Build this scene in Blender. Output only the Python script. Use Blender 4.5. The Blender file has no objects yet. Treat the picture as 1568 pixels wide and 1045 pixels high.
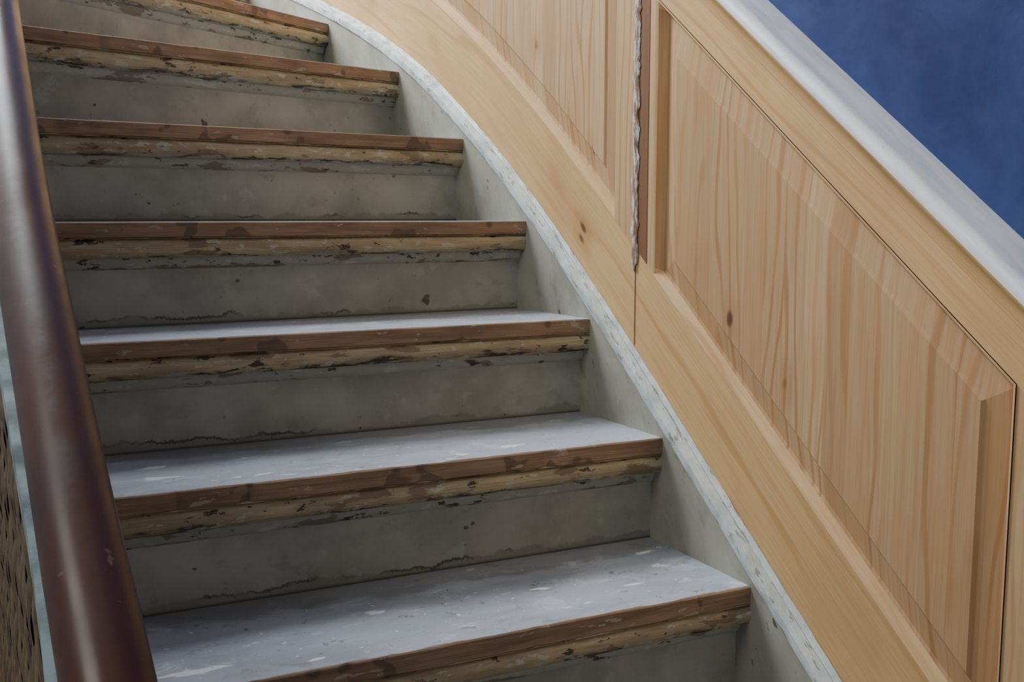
import bpy, math, random
from mathutils import Vector, noise
random.seed(3)
CZ = 1.1985
RISE = .17
scene = bpy.context.scene
COL = scene.collection

# ------------------------------------------------------------------ nodes
class NT:
    def __init__(s, name, rough=.6):
        s.m = bpy.data.materials.new(name); s.m.use_nodes = True
        s.t = s.m.node_tree; s.b = s.t.nodes['Principled BSDF']
        s.b.inputs['Roughness'].default_value = rough
    def n(s, ty, **k):
        x = s.t.nodes.new(ty)
        for a, b in k.items(): setattr(x, a, b)
        return x
    def put(s, sock, v):
        if isinstance(v, bpy.types.NodeSocket): s.t.links.new(v, sock)
        elif isinstance(v, tuple) and len(v) == 3 and sock.type == 'RGBA': sock.default_value = (*v, 1)
        else: sock.default_value = v
    def math(s, op, a, b=0., c=0., clamp=False):
        x = s.n('ShaderNodeMath', operation=op, use_clamp=clamp)
        s.put(x.inputs[0], a); s.put(x.inputs[1], b)
        if op in ('MULTIPLY_ADD', 'SMOOTH_MIN'): s.put(x.inputs[2], c)
        return x.outputs[0]
    def uv(s):
        u = s.n('ShaderNodeUVMap'); sp = s.n('ShaderNodeSeparateXYZ')
        s.t.links.new(u.outputs[0], sp.inputs[0]); return sp.outputs[0], sp.outputs[1]
    def rnd(s): return s.n('ShaderNodeObjectInfo').outputs['Random']
    def vec(s, x, y, z=0.):
        c = s.n('ShaderNodeCombineXYZ'); s.put(c.inputs[0], x); s.put(c.inputs[1], y); s.put(c.inputs[2], z); return c.outputs[0]
    def noise(s, v, scale=1., detail=4., rough=.55, dist=0.):
        x = s.n('ShaderNodeTexNoise'); s.put(x.inputs['Vector'], v); x.inputs['Scale'].default_value = scale
        x.inputs['Detail'].default_value = detail; x.inputs['Roughness'].default_value = rough; x.inputs['Distortion'].default_value = dist
        return x.outputs['Fac']
    def step(s, v, a, b, lo=0., hi=1.):
        x = s.n('ShaderNodeMapRange'); x.interpolation_type = 'SMOOTHSTEP'
        s.put(x.inputs[0], v); s.put(x.inputs[1], a); s.put(x.inputs[2], b); s.put(x.inputs[3], lo); s.put(x.inputs[4], hi)
        return x.outputs[0]
    def mix(s, f, a, b, mode='MIX'):
        x = s.n('ShaderNodeMix', data_type='RGBA', blend_type=mode)
        s.put(x.inputs[0], f); s.put(x.inputs[6], a); s.put(x.inputs[7], b); return x.outputs[2]
    def color(s, c): s.put(s.b.inputs['Base Color'], c)
    def bump(s, h, strength=.3, dist=.002):
        x = s.n('ShaderNodeBump'); x.inputs['Strength'].default_value = strength; x.inputs['Distance'].default_value = dist
        s.put(x.inputs['Height'], h); s.t.links.new(x.outputs[0], s.b.inputs['Normal'])
    def rough(s, v): s.put(s.b.inputs['Roughness'], v)

def pine(name, vert=True, lam=0., light=(.62, .37, .165), dark=(.42, .20, .075), rings=260., knots=True, rough=.72, lamdark=.25, blotc=(.50, .28, .12), warp=17., lmax=.72, kth=.55):
    T = NT(name, rough); u, v = T.uv()
    T.b.inputs['Specular IOR Level'].default_value = .25
    a, l = (u, v) if vert else (v, u)
    r = T.rnd()
    seed = T.math('MULTIPLY', r, 37.)
    tone = .5
    if lam:
        q = T.math('DIVIDE', a, lam); idx = T.math('FLOOR', q)
        w = T.n('ShaderNodeTexWhiteNoise', noise_dimensions='2D'); T.put(w.inputs['Vector'], T.vec(idx, seed))
        tone = w.outputs['Value']; seed = T.math('MULTIPLY_ADD', tone, 21., seed)
    lo = T.noise(T.vec(T.math('MULTIPLY', a, 11.), T.math('MULTIPLY', l, 1.6), seed), 1., 2., .5)
    ph = T.math('MULTIPLY_ADD', lo, warp * 2, T.math('MULTIPLY', a, rings))
    sn = T.math('SINE', ph)
    line = T.step(sn, .35, 1.)
    mask = T.noise(T.vec(T.math('MULTIPLY', a, 14.), T.math('MULTIPLY', l, 1.), T.math('ADD', seed, 9.)), 1., 1.)
    line = T.math('MULTIPLY', line, T.step(mask, .40, .64, .14, lmax))
    fib = T.noise(T.vec(T.math('MULTIPLY', a, 270.), T.math('MULTIPLY', l, 6.), seed), 1., 4., .65)
    c = T.mix(line, light, dark)
    c = T.mix(T.step(fib, .36, .70, 0., .48), c, dark)
    if lam:
        c = T.mix(T.math('MULTIPLY', tone, lamdark), c, (.34, .18, .08))
        fr = T.math('FRACT', q)
        c = T.mix(T.math('MULTIPLY', T.step(fr, 0., .03, 1., 0.), .25), c, (.25, .12, .05))
    blot = T.noise(T.vec(u, v, seed), 4.5, 4.)
    c = T.mix(T.step(blot, .4, .75, 0., .5), c, blotc)
    if knots:
        vo = T.n('ShaderNodeTexVoronoi'); vo.inputs['Scale'].default_value = 1.
        T.put(vo.inputs['Vector'], T.vec(T.math('MULTIPLY', a, 10.), T.math('MULTIPLY', l, 6.), seed))
        k = T.step(vo.outputs['Distance'], .04, .10, 1., 0.)
        k2 = T.step(vo.outputs['Distance'], .08, .35, .35, 0.)
        sp = T.n('ShaderNodeSeparateColor'); T.t.links.new(vo.outputs['Color'], sp.inputs[0])
        on = T.step(sp.outputs[0], kth, kth + .03)
        c = T.mix(T.math('MULTIPLY', k2, on), c, (.36, .17, .065))
        c = T.mix(T.math('MULTIPLY', T.math('MULTIPLY', k, on), .9), c, (.10, .05, .025))
    T.color(c); T.bump(T.math('ADD', fib, T.math('MULTIPLY', line, -.6)), .22, .001)
    return T.m

M = {}
M['field'] = pine('pine_panel_boards', True, .042, light=(.62, .43, .24), dark=(.38, .205, .09), lamdark=.5, lmax=.85, kth=.50)
M['rail'] = pine('pine_rake_rail', False, light=(.68, .445, .205), dark=(.50, .28, .11), rings=120., warp=10., kth=.42)
M['mould'] = pine('pine_moulding', False, light=(.74, .51, .28), dark=(.55, .32, .15), rings=300., knots=False)
M['stile'] = pine('pine_stile', True, light=(.59, .40, .215), dark=(.38, .21, .095), rings=300., knots=False)
M['dark'] = pine('pine_edge_dark', True, light=(.22, .115, .06), dark=(.13, .06, .03), knots=False, blotc=(.16, .08, .04))  # darker brown pine for the narrow strip and crack at the joint

def mk_white():
    T = NT('worn_white_paint', .45); u, v = T.uv()
    n = T.noise(T.vec(T.math('MULTIPLY', u, 26.), T.math('MULTIPLY', v, 90.)), 1., 5., .65)
    n2 = T.noise(T.vec(u, v), 22., 4.)
    c = T.mix(T.step(n2, .35, .7), (.68, .74, .74), (.44, .53, .53))
    c = T.mix(T.step(n, .57, .62, 0., .8), c, (.24, .25, .21))
    c = T.mix(T.step(n, .30, .38, .6, 0.), c, (.8, .84, .85))
    T.color(c); T.bump(n, .7, .003); return T.m
M['white'] = mk_white()
def mk_seam():
    T = NT('seam_filler', .6); u, v = T.uv()
    n = T.noise(T.vec(T.math('MULTIPLY', u, 160.), T.math('MULTIPLY', v, 26.)), 1., 5., .65)
    c = T.mix(T.step(n, .48, .54), (.28, .17, .10), (.60, .61, .62))
    c = T.mix(T.step(n, .34, .38, .8, 0.), c, (.10, .06, .04))
    T.color(c); T.bump(n, .5, .002); return T.m
M['seam'] = mk_seam()
def mk_cap():
    T = NT('cap_white_paint', .45); u, v = T.uv()
    n = T.noise(T.vec(T.math('MULTIPLY', u, 9.), T.math('MULTIPLY', v, 60.)), 1., 4., .6)
    n2 = T.noise(T.vec(T.math('MULTIPLY', u, 30.), T.math('MULTIPLY', v, 60.)), 1., 4., .6)
    c = T.mix(T.step(n, .38, .72), (.92, .92, .92), (.70, .74, .80))
    c = T.mix(T.step(n2, .69, .72, 0., .5), c, (.45, .38, .28))
    T.color(c); return T.m
M['cap'] = mk_cap()

def mk_paint():
    T = NT('grey_green_paint', .5); u, v = T.uv(); r = T.math('MULTIPLY', T.rnd(), 50.)
    p = T.vec(u, v, r)
    n = T.noise(p, 7., 5., .6); n2 = T.noise(p, 55., 4., .6); n5 = T.noise(p, 16., 5., .65)
    c = T.mix(T.step(n, .35, .7), (.385, .375, .315), (.275, .27, .225))
    c = T.mix(T.step(n5, .54, .72, 0., .45), c, (.19, .175, .14))
    c = T.mix(T.step(n5, .30, .42, .35, 0.), c, (.48, .48, .43))
    c = T.mix(T.step(n2, .67, .73, 0., .6), c, (.12, .105, .08))
    e = T.math('MULTIPLY_ADD', T.noise(T.vec(T.math('MULTIPLY', u, 14.), T.math('MULTIPLY', v, 9.), r), 1., 6., .7), .050, -.014)
    foot = T.step(T.math('SUBTRACT', e, v), -.003, .003)
    c = T.mix(T.math('MULTIPLY', foot, .5), c, (.18, .17, .14))
    msk = T.step(T.noise(T.vec(T.math('MULTIPLY', u, 9.), 0., r), 1., 3.), .46, .60)
    e2 = T.math('ABSOLUTE', T.math('SUBTRACT', e, v))
    c = T.mix(T.math('MULTIPLY', T.step(e2, .0004, .0034, .8, 0.), msk), c, (.05, .04, .03))
    c = T.mix(T.step(v, .0, .006, .85, 0.), c, (.05, .042, .032))  # AO-like crease shade mixed with dirt, painted along the foot
    sp = T.noise(T.vec(T.math('MULTIPLY', u, 25.), T.math('MULTIPLY', v, 25.), r), 1., 2.)
    c = T.mix(T.step(sp, .73, .75, 0., .8), c, (.06, .045, .03))
    T.color(c); T.bump(n2, .25, .001); T.rough(T.step(n, .3, .7, .4, .6)); return T.m
M['paint'] = mk_paint()

def mk_tread():
    T = NT('tread_blue_grey_paint', .4); u, v = T.uv(); r = T.math('MULTIPLY', T.rnd(), 50.)
    p = T.vec(u, T.math('MULTIPLY', v, 2.), r)
    n = T.noise(p, 5., 5., .6); n2 = T.noise(p, 11., 6., .72, .8)
    c = T.mix(T.step(n, .35, .7), (.47, .52, .59), (.32, .355, .40))
    c = T.mix(T.step(n2, .55, .68, 0., .7), c, (.72, .76, .82))
    c = T.mix(T.step(n2, .30, .45, .65, 0.), c, (.21, .215, .21))
    n6 = T.noise(T.vec(T.math('MULTIPLY', u, 12.), T.math('MULTIPLY', v, 30.), T.math('ADD', r, 4.)), 1., 3., .5)
    c = T.mix(T.step(n6, .68, .72, 0., .9), c, (.90, .92, .95))
    n7 = T.noise(T.vec(u, v, T.math('ADD', r, 8.)), 90., 2., .5)
    c = T.mix(T.step(n7, .70, .74, 0., .8), c, (.85, .87, .9))
    n3 = T.noise(T.vec(T.math('MULTIPLY', u, 16.), T.math('MULTIPLY', v, 30.), r), 1., 4.)
    e = T.math('MULTIPLY_ADD', n3, .020, -.005)
    c = T.mix(T.step(T.math('SUBTRACT', e, v), -.0008, .0008), c, (.26, .165, .10))
    back_shade = T.math('MULTIPLY_ADD', n3, -.10, .25)
    c = T.mix(T.step(T.math('SUBTRACT', v, back_shade), -.02, .01, 0., .55), c, (.16, .15, .125))  # soft shadow by the riser, painted as a darker strip at the tread's rear
    n4 = T.noise(T.vec(u, v, r), 60., 3.)
    c = T.mix(T.step(n4, .66, .72, 0., .55), c, (.12, .11, .1))
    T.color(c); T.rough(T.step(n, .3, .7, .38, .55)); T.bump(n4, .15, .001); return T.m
M['tread'] = mk_tread()

def mk_edge():
    T = NT('bare_tread_edge_wood', .7); u, v = T.uv(); r = T.math('MULTIPLY', T.rnd(), 50.)
    n = T.noise(T.vec(T.math('MULTIPLY', u, 7.), T.math('MULTIPLY', v, 50.), r), 1., 5.)
    f = T.noise(T.vec(T.math('MULTIPLY', u, 14.), T.math('MULTIPLY', v, 700.), r), 1., 3.)
    c = T.mix(T.step(n, .32, .68), (.38, .24, .14), (.22, .135, .085))
    c = T.mix(T.step(f, .35, .7, 0., .45), c, (.11, .065, .04))
    b = T.noise(T.vec(T.math('MULTIPLY', u, 14.), T.math('MULTIPLY', v, 12.), r), 1., 2.)
    c = T.mix(T.step(b, .59, .62, 0., .65), c, (.085, .055, .042))
    b2 = T.noise(T.vec(T.math('MULTIPLY', u, 20.), T.math('MULTIPLY', v, 60.), T.math('ADD', r, 5.)), 1., 5., .65)
    c = T.mix(T.step(b2, .61, .64, 0., .7), c, (.42, .37, .28))
    T.color(c); T.bump(f, .3, .001); return T.m
M['edge'] = mk_edge()

def mk_nose():
    T = NT('chipped_nosing_paint', .6); u, v = T.uv(); r = T.math('MULTIPLY', T.rnd(), 50.)
    w = T.noise(T.vec(T.math('MULTIPLY', u, 6.), T.math('MULTIPLY', v, 40.), r), 1., 4.)
    f = T.noise(T.vec(T.math('MULTIPLY', u, 20.), T.math('MULTIPLY', v, 500.), r), 1., 3.)
    c = T.mix(T.step(w, .35, .68), (.47, .385, .23), (.31, .24, .145))
    c = T.mix(T.step(f, .4, .7, 0., .4), c, (.16, .10, .055))
    a = T.noise(T.vec(T.math('MULTIPLY', u, 13.), T.math('MULTIPLY', v, 45.), r), 1., 6., .65)
    e = T.math('MULTIPLY_ADD', a, -.065, .078)
    d = T.math('SUBTRACT', v, e)
    pn = T.step(d, -.0006, .0006)
    blk = T.step(T.math('ABSOLUTE', d), .0006, T.math('MULTIPLY_ADD', w, .022, -.005), .95, 0.)
    g = T.noise(T.vec(T.math('MULTIPLY', u, 8.), T.math('MULTIPLY', v, 20.), T.math('ADD', r, 7.)), 1., 3.)
    blk = T.math('MULTIPLY', blk, T.step(g, .45, .53))
    c = T.mix(pn, c, (.35, .345, .29))
    c = T.mix(blk, c, (.028, .02, .014))
    s2 = T.noise(T.vec(T.math('MULTIPLY', u, 24.), T.math('MULTIPLY', v, 60.), T.math('ADD', r, 3.)), 1., 5., .7)
    c = T.mix(T.step(s2, .60, .63, 0., .92), c, (.035, .022, .014))
    c = T.mix(T.step(s2, .38, .42, .85, 0.), c, (.46, .45, .36))
    s3 = T.noise(T.vec(T.math('MULTIPLY', u, 10.), T.math('MULTIPLY', v, 30.), T.math('ADD', r, 13.)), 1., 4., .6)
    c = T.mix(T.step(s3, .58, .61, 0., .7), c, (.15, .10, .065))
    T.color(c); T.bump(T.math('ADD', T.math('MULTIPLY', pn, .8), T.math('MULTIPLY', s2, .6)), .6, .0015); return T.m
M['nose'] = mk_nose()

def mk_blue():
    T = NT('blue_wall_paint', .75); u, v = T.uv()
    T.b.inputs['Specular IOR Level'].default_value = .2
    p = T.vec(u, v)
    n = T.noise(p, 6., 6., .65, 1.); n2 = T.noise(p, 25., 4., .6)
    c = T.mix(T.step(n, .3, .72), (.020, .033, .125), (.034, .060, .185))
    c = T.mix(T.step(n2, .4, .75, 0., .3), c, (.055, .082, .19))
    T.color(c); T.bump(n2, .25, .002); return T.m
M['blue'] = mk_blue()
def mk_rail():
    T = NT('mahogany_varnish', .3); tc = T.n('ShaderNodeTexCoord').outputs['Object']
    n = T.noise(tc, 14., 5., .6); n2 = T.noise(tc, 60., 3.)
    c = T.mix(T.step(n, .35, .7), (.060, .019, .012), (.034, .013, .010))
    c = T.mix(T.step(n2, .69, .73, 0., .5), c, (.17, .10, .07))
    T.color(c); T.rough(T.step(n, .3, .7, .28, .42)); T.b.inputs['Specular IOR Level'].default_value = .38
    T.bump(n, .2, .002); return T.m
M['hand'] = mk_rail()
def simple(name, c1, c2, rough=.6, sc=15.):
    T = NT(name, rough); tc = T.n('ShaderNodeTexCoord').outputs['Object']
    n = T.noise(tc, sc, 5.); T.color(T.mix(T.step(n, .35, .7), c1, c2)); T.bump(n, .2, .002); return T.m
M['strip'] = simple('pale_teal_paint', (.26, .36, .38), (.08, .12, .13), .5, 30.)
M['base'] = simple('dark_rail_base', (.03, .016, .012), (.018, .01, .009), .7)
M['weave'] = simple('olive_cane', (.12, .083, .038), (.055, .038, .018), .6, 60.)
M['weaved'] = simple('dark_backing', (.010, .008, .005), (.016, .011, .008), .8)
M['plaster'] = simple('pale_plaster', (.45, .46, .47), (.40, .41, .42), .8, 3.)
M['floor'] = simple('floor_boards', (.2, .13, .08), (.14, .09, .055), .5, 6.)

# ------------------------------------------------------------------ mesh helpers
def empty(name):
    e = bpy.data.objects.new(name, None); COL.objects.link(e); return e
def mesh(name, verts, faces, mats, parent=None, uvs=None, fm=None, smooth=35):
    me = bpy.data.meshes.new(name); me.from_pydata(verts, [], faces)
    for m in mats: me.materials.append(M[m])
    if uvs:
        L = me.uv_layers.new(name='UVMap')
        i = 0
        for f in uvs:
            for c in f: L.data[i].uv = c; i += 1
    if fm:
        for p, k in zip(me.polygons, fm): p.material_index = k
    me.update()
    if smooth:
        for p in me.polygons: p.use_smooth = True
        me.set_sharp_from_angle(angle=math.radians(smooth))
    o = bpy.data.objects.new(name, me); COL.objects.link(o)
    if parent: o.parent = parent
    return o

# wall-side line : plan of the outer string, parameter t = step number
CP = {-1: (.925, .005), 0: (.925, .23), 1: (.925, .455), 2: (.925, .68), 3: (.925, .905), 4: (.925, 1.13), 5: (.925, 1.355), 6: (.922, 1.58),
      7: (.907, 1.80), 8: (.878, 2.035), 9: (.845, 2.33), 10: (.80, 2.74), 11: (.69, 3.19), 12: (.46, 3.56), 13: (.12, 3.80), 14: (-.3, 3.92)}
def plan(t):
    k = max(0, min(12, math.floor(t))); f = t - k
    p = [Vector(CP[max(-1, min(14, k + i))]) for i in (-1, 0, 1, 2)]
    return .5 * ((2 * p[1]) + (-p[0] + p[2]) * f + (2 * p[0] - 5 * p[1] + 4 * p[2] - p[3]) * f * f + (-p[0] + 3 * p[1] - 3 * p[2] + p[3]) * f ** 3)
def frame(t):
    a = plan(t); d = (plan(t + .01) - plan(t - .01)).normalized(); return a, Vector((-d.y, d.x))
ARC = [0.]
for i in range(1, 1401): ARC.append(ARC[-1] + (plan(i / 100) - plan((i - 1) / 100)).length)
def arc(t):
    x = max(0, min(1399.99, t * 100)); i = int(x); return ARC[i] + (ARC[i + 1] - ARC[i]) * (x - i)
def W(t, out, z, absz=False):
    a, n = frame(t); p = a + n * out
    return (p.x, p.y, z if absz else RISE * t + z)
def sweep(name, prof, t0, t1, n, mats, parent=None, closed=False, absz=False, fm=None, vuv=False, smooth=35, jit=0.):
    """prof: list of (out, zoff)"""
    V = []; P = len(prof)
    pl = [0.]
    for i in range(1, P + 1):
        a, b = prof[i - 1], prof[i % P]; pl.append(pl[-1] + math.hypot(a[0] - b[0], a[1] - b[1]))
    ts = [t0 + (t1 - t0) * i / n for i in range(n + 1)]
    for t in ts:
        for j, (o, z) in enumerate(prof):
            q = W(t, o, z, absz)
            if jit:
                e = noise.noise(Vector((arc(t) * 25, j * 3.1, 2))) * jit
                q = (q[0] - e, q[1], q[2] + e)
            V.append(q)
    F = []; U = []; FM = []
    for i in range(n):
        for j in range(P if closed else P - 1):
            k = (j + 1) % P
            F.append((i * P + j, i * P + k, (i + 1) * P + k, (i + 1) * P + j))
            s0, s1 = arc(ts[i]), arc(ts[i + 1])
            if vuv:
                U.append([(s0, V[i * P + j][2]), (s0, V[i * P + k][2]), (s1, V[(i + 1) * P + k][2]), (s1, V[(i + 1) * P + j][2])])
            else:
                U.append([(s0 * 1.25, pl[j]), (s0 * 1.25, pl[j + 1]), (s1 * 1.25, pl[j + 1]), (s1 * 1.25, pl[j])])
            FM.append(fm[j] if fm else 0)
    if closed:
        F.append(tuple(range(P))); F.append(tuple(n * P + j for j in reversed(range(P))))
        U.append([(p[0], p[1]) for p in prof]); U.append([(p[0], p[1]) for p in reversed(prof)]); FM += [0, 0]
    return mesh(name, V, F, mats, parent, U, FM, smooth)

# handrail line (the balustrade stands under it)
HD = Vector((-.045, 1., .69)); HP = Vector((.039, .57, CZ - .245))
HT = HD.normalized(); HS = HT.cross(Vector((0, 0, 1))).normalized(); HU = HS.cross(HT)
def hp(y):
    q = HP + HD * (y - HP.y)
    if .57 < y < 1.30: q.x -= .05 * (y - .57) * (1.30 - y)
    return q

# ------------------------------------------------------------------ staircase
stair = empty('winder_staircase')
LY = {1: .455, 2: .68, 3: .905, 4: 1.13, 5: 1.354, 6: 1.575, 7: 1.745, 8: 1.893, 9: 2.035, 10: 2.18, 11: 2.31, 12: 2.42, 13: 2.52}
def noseline(k):
    R = plan(k); L = Vector((hp(LY[k]).x + .03, LY[k])); d = (R - L).normalized(); return L, R, d, Vector((d.y, -d.x))
for k in range(1, 13):
    L, R, d, m = noseline(k)
    ln = (R - L).length
    L2, R2, d2, m2 = noseline(k + 1)
    z = RISE * k
    N = 90
    front = []
    for i in range(N + 1):
        s = (ln + .010) * i / N
        wv = noise.noise(Vector((s * 18, k * 7.3, 0))) * .0018 + min(0, noise.noise(Vector((s * 45, k * 3.3, 5))) + .25) * .008
        front.append((L + d * s + m * wv, s))
    Bl = L2 - m2 * .034; Br = R2 + d2 * .012 - m2 * .034
    V = []; F = []; U = []; FM = []
    for p, s in front: V += [(p.x, p.y, z - .0015), (p.x, p.y, z - .024), (p.x - m.x * .002, p.y - m.y * .002, z), (p.x - m.x * .05, p.y - m.y * .05, z - .024)]
    n0 = len(V)
    def uvtop(p):
        q = Vector((p[0], p[1])) - L; return (q.dot(d), -q.dot(m))
    for i in range(N):
        a, b = i * 4, (i + 1) * 4; sa, sb = front[i][1], front[i + 1][1]
        F.append((a + 1, b + 1, b, a)); U.append([(sa, .024), (sb, .024), (sb, 0), (sa, 0)]); FM.append(1)
        F.append((a, b, b + 2, a + 2)); U.append([(sa, 0), (sb, 0), (sb, .002), (sa, .002)]); FM.append(1)
        F.append((a + 3, b + 3, b + 1, a + 1)); U.append([(sa, .05), (sb, .05), (sb, .024), (sa, .024)]); FM.append(1)
    V += [(Bl.x, Bl.y, z), (Br.x, Br.y, z)]
    side = []
    for f in (.33, .66):
        a, nn = frame(k + f); q = a - nn * .012; side.append(len(V)); V.append((q.x, q.y, z))
    top = [i * 4 + 2 for i in range(N + 1)] + side + [n0 + 1, n0]
    F.append(tuple(top)); U.append([uvtop(V[i]) for i in top]); FM.append(0)
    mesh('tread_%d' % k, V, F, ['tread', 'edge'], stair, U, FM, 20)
    prof = [(-.004, -.0235), (-.0005, -.0262)]
    for a in range(0, 8):
        th = math.radians(62 - a * 22); prof.append((-.015 + .0165 * math.cos(th), -.0415 + .0165 * math.sin(th)))
    prof += [(-.0215, -.0585), (-.0225, -.066), (-.0255, -.073), (-.031, -.077)]
    V = []; F = []; U = []; n = 150; P = len(prof)
    pl = [0.]
    for j in range(1, P): pl.append(pl[-1] + math.dist(prof[j], prof[j - 1]))
    for i in range(n + 1):
        s = (ln + .008) * i / n
        for j, (o, zz) in enumerate(prof):
            e = 0
            if 2 < j < 10: e = noise.noise(Vector((s * 22, j * .35, k * 5.1))) * .0018 + noise.noise(Vector((s * 70, j * .6, k * 3.1))) * .0014
            p = L + d * s + m * (o + e); V.append((p.x, p.y, z + zz + e * .3))
    for i in range(n):
        for j in range(P - 1):
            F.append((i * P + j, i * P + j + 1, (i + 1) * P + j + 1, (i + 1) * P + j))
            s0, s1 = (ln + .008) * i / n, (ln + .008) * (i + 1) / n
            U.append([(s0, pl[j]), (s0, pl[j + 1]), (s1, pl[j + 1]), (s1, pl[j])])
    mesh('nosing_%d' % k, V, F, ['nose'], stair, U, None, 60)
    a = L - m * .031; b = R + d * .012 - m * .031; zb = z - RISE
    a2 = a - m * .018; b2 = b - m * .018
    V = [(a.x, a.y, zb), (b.x, b.y, zb), (b.x, b.y, z - .024), (a.x, a.y, z - .024), (a2.x, a2.y, zb), (b2.x, b2.y, zb), (b2.x, b2.y, z - .024), (a2.x, a2.y, z - .024)]
    F = [(0, 1, 2, 3), (5, 4, 7, 6), (4, 0, 3, 7), (1, 5, 6, 2)]
    U = [[(0, 0), (ln, 0), (ln, .146), (0, .146)]] * 4
    mesh('riser_%d' % k, V, F, ['paint'], stair, U, None, 0)

sweep('outer_string', [(0, -.28), (0, .022), (-.020, .022), (-.020, -.28)], .3, 12.9, 240, ['paint'], stair, closed=True)
sweep('string_cap', [(-.001, .014), (.004, .0165), (.0055, .024), (.0045, .033), (-.010, .0395), (-.0125, .038), (-.0195, .0435), (-.0215, .043), (-.0215, .014)],
      .3, 12.9, 420, ['white'], stair, closed=True, jit=.0020)
def prism(name, pts, o0, o1, mats, parent):
    n = len(pts); V = [(hp(y).x + o0, y, z) for y, z in pts] + [(hp(y).x + o1, y, z) for y, z in pts]
    F = [tuple(range(n)), tuple(reversed(range(n, 2 * n)))] + [(i, n + i, n + (i + 1) % n, (i + 1) % n) for i in range(n)]
    U = [[(V[i][1], V[i][2]) for i in f] for f in F]
    return mesh(name, V, F, mats, parent, U, None, 0)
pts = [(.35, 0.0), (.35, .12)] + [(LY[k] - .02, RISE * k + .03) for k in range(2, 13)] + [(LY[12], RISE * 12 - .30)] + [(LY[k], RISE * k - .30) for k in range(11, 3, -1)] + [(.75, 0.)]
prism('inner_string', pts, .010, .032, ['paint'], stair)

# ------------------------------------------------------------------ wainscot
wain = empty('pine_wainscot_panelling')
OF = -.022   # frame face
PB, PT = .207, .640
CAP0 = .735
sweep('bottom_rail', [(OF, .038), (OF, PB), (OF - .022, PB), (OF - .022, .038)], .3, 12.9, 240, ['rail'], wain, closed=True)
sweep('top_rail', [(OF, PT), (OF, CAP0 + .01), (OF - .022, CAP0 + .01), (OF - .022, PT)], .3, 12.9, 240, ['rail'], wain, closed=True)
def cell(name, t0, t1, z0, z1, out0, out1, mat, jit=0):
    n = max(2, int((t1 - t0) * 20))
    prof = [(out1, z0), (out1, z1), (out0, z1), (out0, z0)]
    return sweep(name, prof, t0, t1, n, [mat], wain, closed=True, vuv=True)
cell('stile', .3, 2.262, PB, PT, OF - .022, OF, 'stile')
cell('stile.001', 5.38, 5.515, PB, PT, OF - .022, OF + .001, 'dark')
cell('stile.004', 5.284, 5.38, PB, PT, OF - .022, OF, 'stile')
cell('stile.002', 5.54, 5.80, PB, PT, OF - .022, OF + .002, 'stile')
cell('stile.003', 9.3, 9.75, PB, PT, OF - .022, OF, 'stile')
# ragged filler in the joint
V = []; F = []; U = []
zz0, zz1 = RISE * 5.53 + PB - .035, RISE * 5.53 + CAP0
nn_ = 180
for i in range(nn_ + 1):
    z = zz0 + (zz1 - zz0) * i / nn_
    wl = .030 * (noise.noise(Vector((z * 40, 1, 0))) + .5 * noise.noise(Vector((z * 110, 5, 0))))
    wr = .030 * noise.noise(Vector((z * 60, 9, 0)))
    for tt, oo in ((5.492 - wl, .0012), (5.512, .004), (5.545, .004), (5.568 + wr, .0018)):
        V.append(W(tt, OF + oo + .001, z, True))
for i in range(nn_):
    for j in range(3):
        f = (i * 4 + j, (i + 1) * 4 + j, (i + 1) * 4 + j + 1, i * 4 + j + 1)
        F.append(f); U.append([(x % 4 * .008, V[x][2]) for x in f])
mesh('seam_filler', V, F, ['seam'], wain, U, None, 60)
cell('seam_crack', 5.520, 5.532, .045, PB - .03, OF - .022, OF + .0006, 'dark')
def panel(name, t0, t1, z0, z1):
    dt = lambda t, s: s / ((plan(t + .05) - plan(t - .05)).length * 10)
    ins = [0, .003, .010, .014, .043, .047]; dep = [.002, .001, -.012, -.014, -.0075, -.004]
    K = len(ins)
    n = max(4, int((t1 - t0) * 12))
    a = [t0 + dt(t0, s) for s in ins]; b = [t1 - dt(t1, s) for s in reversed(ins)]
    T = a + [a[-1] + (b[0] - a[-1]) * i / n for i in range(1, n)] + b
    zi = [s * 1.3 for s in ins]
    Z = [z0 + s for s in zi] + [(z0 + z1) / 2] + [z1 - s for s in reversed(zi)]
    nt, nz = len(T), len(Z)
    V = []
    for i, t in enumerate(T):
        for j, z in enumerate(Z):
            r = min(i, nt - 1 - i, j, nz - 1 - j, K - 1); V.append(W(t, OF + dep[r], z))
    F = []; U = []; FM = []
    uvf = lambda q: (arc(T[q // nz]), V[q][2])
    for i in range(nt - 1):
        for j in range(nz - 1):
            q = (i * nz + j, (i + 1) * nz + j, (i + 1) * nz + j + 1, i * nz + j + 1)
            ri = min(i, nt - 2 - i, j, nz - 2 - j)
            ii, jj = min(i, nt - 2 - i), min(j, nz - 2 - j)
            fs = [q]
            if ii == jj and ii < K:
                same = (i < nt / 2) == (j < nz / 2)
                fs = [(q[0], q[1], q[2]), (q[0], q[2], q[3])] if same else [(q[0], q[1], q[3]), (q[1], q[2], q[3])]
            vertside = ii < jj
            for f in fs:
                F.append(f); FM.append((2 if vertside else 1) if ri <= 1 else 0)
                if ri <= 1 and not vertside: U.append([(arc(T[x // nz]) * 1.25, (Z[x % nz])) for x in f])
                else: U.append([uvf(x) for x in f])
    return mesh(name, V, F, ['field', 'mould', 'stile'], wain, U, FM, 8)
panel('raised_panel', 2.262, 5.284, PB, PT)
panel('raised_panel.001', 5.80, 9.3, PB, PT)
panel('raised_panel.002', 9.75, 12.9, PB, PT)
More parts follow.
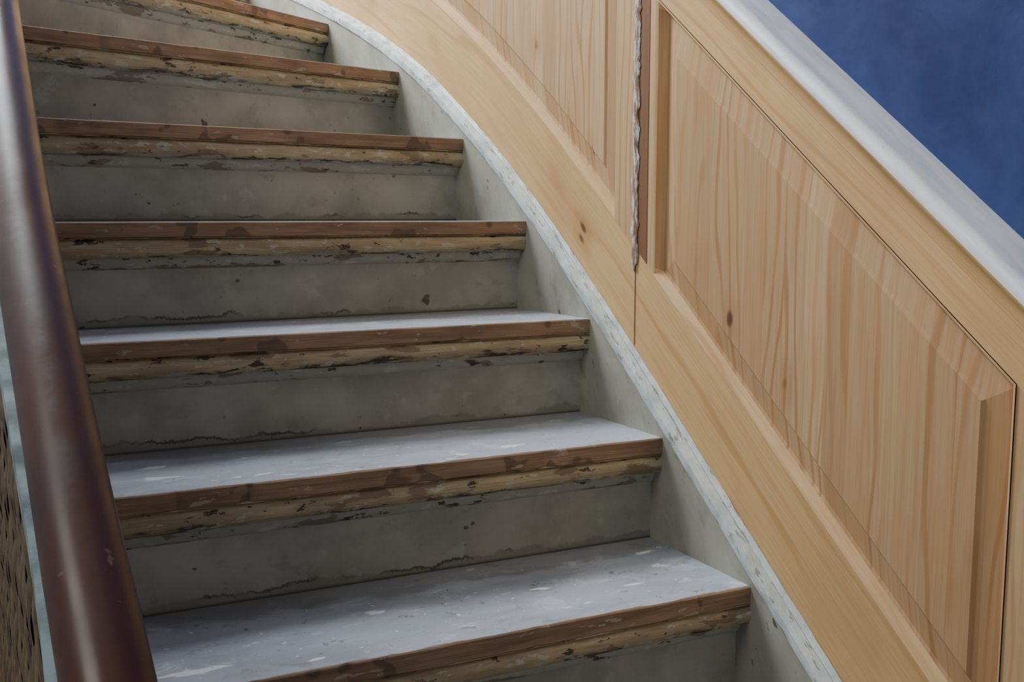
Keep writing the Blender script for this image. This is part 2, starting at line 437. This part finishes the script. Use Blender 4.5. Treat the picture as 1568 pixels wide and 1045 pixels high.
# cap rail : rounded pine nosing with painted top
cp = [(OF, CAP0 - .032), (OF + .005, CAP0 - .032), (OF + .0065, CAP0 - .020), (OF + .012, CAP0 - .009), (OF + .022, CAP0 - .002)]
for a in range(0, 10):
    th = math.radians(-80 + a * 20); cp.append((OF + .022 + .014 * math.cos(th), CAP0 + .018 + .016 * math.sin(th)))
cp += [(OF + .006, CAP0 + .036), (OF - .02, CAP0 + .040), (OF - .028, CAP0 + .040), (OF - .028, CAP0 - .022)]
fm = [0] * 8 + [1] * 20
sweep('cap_rail', cp, .3, 12.9, 240, ['rail', 'cap'], wain, closed=True, fm=fm)

# ------------------------------------------------------------------ balustrade with handrail
bal = empty('handrail_balustrade')
YE = 2.85
def hsweep(name, prof, y0, y1, n, mat, vertical=False, smooth=35, wob=0, floor=False):
    V = []; P = len(prof); F = []
    for i in range(n + 1):
        y = y0 + (y1 - y0) * i / n; c = hp(y)
        for a, b in prof:
            up = Vector((0, 0, 1)) if vertical else HU
            q = c + HS * a + up * b
            if wob: q += HS * noise.noise(Vector((y * 6, a * 50, 1))) * wob
            if floor and b < -.2: q.z = .001
            V.append(tuple(q))
    for i in range(n):
        for j in range(P):
            k = (j + 1) % P; F.append((i * P + j, (i + 1) * P + j, (i + 1) * P + k, i * P + k))
    F.append(tuple(range(P))); F.append(tuple(n * P + j for j in reversed(range(P))))
    return mesh(name, V, F, [mat], bal, None, None, smooth)
ring = []
for a in range(28):
    th = 2 * math.pi * a / 28
    ring.append((.0235 * math.cos(th), (.022 if math.sin(th) > 0 else .020) * math.sin(th)))
hsweep('handrail', ring, .12, YE, 80, 'hand', wob=.0012)
box = lambda x0, x1, z0, z1: [(x0, z0), (x1, z0), (x1, z1), (x0, z1)]
hsweep('rail_base_board', box(-.012, .006, -.105, -.015), .14, YE - .02, 50, 'base', True, 0)
hsweep('painted_bead', box(-.021, .006, -.120, -.104), .14, YE - .02, 90, 'strip', True, 0, wob=.004)
hsweep('infill_backing', box(-.002, .006, -.66, -.117), .2, YE - .03, 50, 'weaved', True, 0, floor=True)
V = []; F = []
PW = .085
def slat(p0, p1, w, off):
    d = Vector((p1[0] - p0[0], p1[1] - p0[1])).normalized(); nn = Vector((-d.y, d.x)) * w / 2
    L_ = math.dist(p0, p1); n = max(1, int(L_ / .015)); b0 = len(V)
    for i in range(n + 1):
        f = i / n; y = p0[0] + (p1[0] - p0[0]) * f; z = p0[1] + (p1[1] - p0[1]) * f
        lift = .0035 + .0025 * math.sin(L_ * f / (PW * 2 * .88) * 2 * math.pi + off)
        for sgn, hgt in ((-1, 0), (-.5, .002), (.5, .002), (1, 0)):
            yy = y + nn.x * sgn; zz = z + nn.y * sgn
            V.append((hp(yy).x - lift - hgt, yy, zz))
    for i in range(n):
        for j in (0, 1, 2):
            a = b0 + i * 4 + j; F.append((a, a + 1, a + 5, a + 4))
Y0, Y1 = .2, YE - .03
def topz(y): return hp(y).z - .120
sl = 1.45
y = Y0 - 3.0; i = 0
while y < Y1 + 3.0:
    for sg in (1, -1):
        ys = [Y0 + (Y1 - Y0) * q / 400 for q in range(401)]
        ok = [yy for yy in ys if 0.004 <= sg * sl * (yy - y) <= topz(yy)]
        if len(ok) > 3:
            slat((ok[0], sg * sl * (ok[0] - y)), (ok[-1], sg * sl * (ok[-1] - y)), .036, math.pi * (i % 2) + (0 if sg > 0 else math.pi))
    y += PW; i += 1
mesh('cane_lattice', V, F, ['weave'], bal, None, None, 60)
def lathe(name, prof, x, y, mat, parent, seg=24):
    V = [(x + r * math.cos(2 * math.pi * a / seg), y + r * math.sin(2 * math.pi * a / seg), z) for r, z in prof for a in range(seg)]
    F = [(i * seg + a, i * seg + (a + 1) % seg, (i + 1) * seg + (a + 1) % seg, (i + 1) * seg + a) for i in range(len(prof) - 1) for a in range(seg)]
    F += [tuple(reversed(range(seg))), tuple((len(prof) - 1) * seg + a for a in range(seg))]
    return mesh(name, V, F, [mat], parent, None, None, 35)
c = hp(.14)
lathe('newel_post', [(.045, 0), (.045, .12), (.03, .14), (.026, .3), (.03, .45), (.04, .52), (.04, c.z + .02), (.045, c.z + .03), (.035, c.z + .045), (.01, c.z + .055)], c.x, c.y, 'hand', bal)

# ------------------------------------------------------------------ room shell
sweep('wall_right', [(OF - .023, -.0), (OF - .023, 3.4), (OF - .10, 3.4), (OF - .10, 0)], -1, 13.9, 200, ['blue'], None, closed=True, absz=True, vuv=True)
def boxo(name, a, b, mat):
    V = [(x, y, z) for x in (a[0], b[0]) for y in (a[1], b[1]) for z in (a[2], b[2])]
    F = [(0, 1, 3, 2), (4, 6, 7, 5), (0, 4, 5, 1), (2, 3, 7, 6), (0, 2, 6, 4), (1, 5, 7, 3)]
    U = [[(V[i][0] + V[i][1], V[i][2]) for i in f] for f in F]
    return mesh(name, V, F, [mat], None, U, None, 0)
boxo('floor', (-1.3, -1.5, -.1), (1.05, 4.1, 0), 'floor')
boxo('wall_left', (-1.4, -1.5, -.1), (-1.3, 4.1, 3.4), 'plaster')
boxo('wall_back', (-1.4, 4.1, -.1), (1.05, 4.2, 3.4), 'plaster')

# ------------------------------------------------------------------ light
w = bpy.data.worlds.new('World'); scene.world = w; w.use_nodes = True
bg = w.node_tree.nodes['Background']; bg.inputs[0].default_value = (.90, .94, 1., 1); bg.inputs[1].default_value = .38
def area(name, loc, tgt, size, power, col, sy=None):
    l = bpy.data.lights.new(name, 'AREA'); l.energy = power; l.color = col; l.size = size
    if sy: l.shape = 'RECTANGLE'; l.size_y = sy
    o = bpy.data.objects.new(name, l); COL.objects.link(o); o.location = loc
    o.rotation_euler = (Vector(tgt) - Vector(loc)).to_track_quat('-Z', 'Y').to_euler(); return o
area('skylight_lamp', (-.4, 3.1, 3.3), (.5, 1.5, .9), 1.0, 145, (.92, .96, 1.), 1.3)
area('landing_window_lamp', (-1.1, .6, 2.6), (.9, 1.2, 1.1), .9, 20, (1., .95, .88), 1.2)

cam = bpy.data.cameras.new('camera'); co = bpy.data.objects.new('camera', cam); COL.objects.link(co)
co.location = (0, 0, CZ); co.rotation_euler = (math.radians(90 - 6.8), 0, math.radians(-25.97))
cam.sensor_width = 36; cam.lens = 36 * 1600 / 1568; cam.clip_start = .02
scene.camera = co
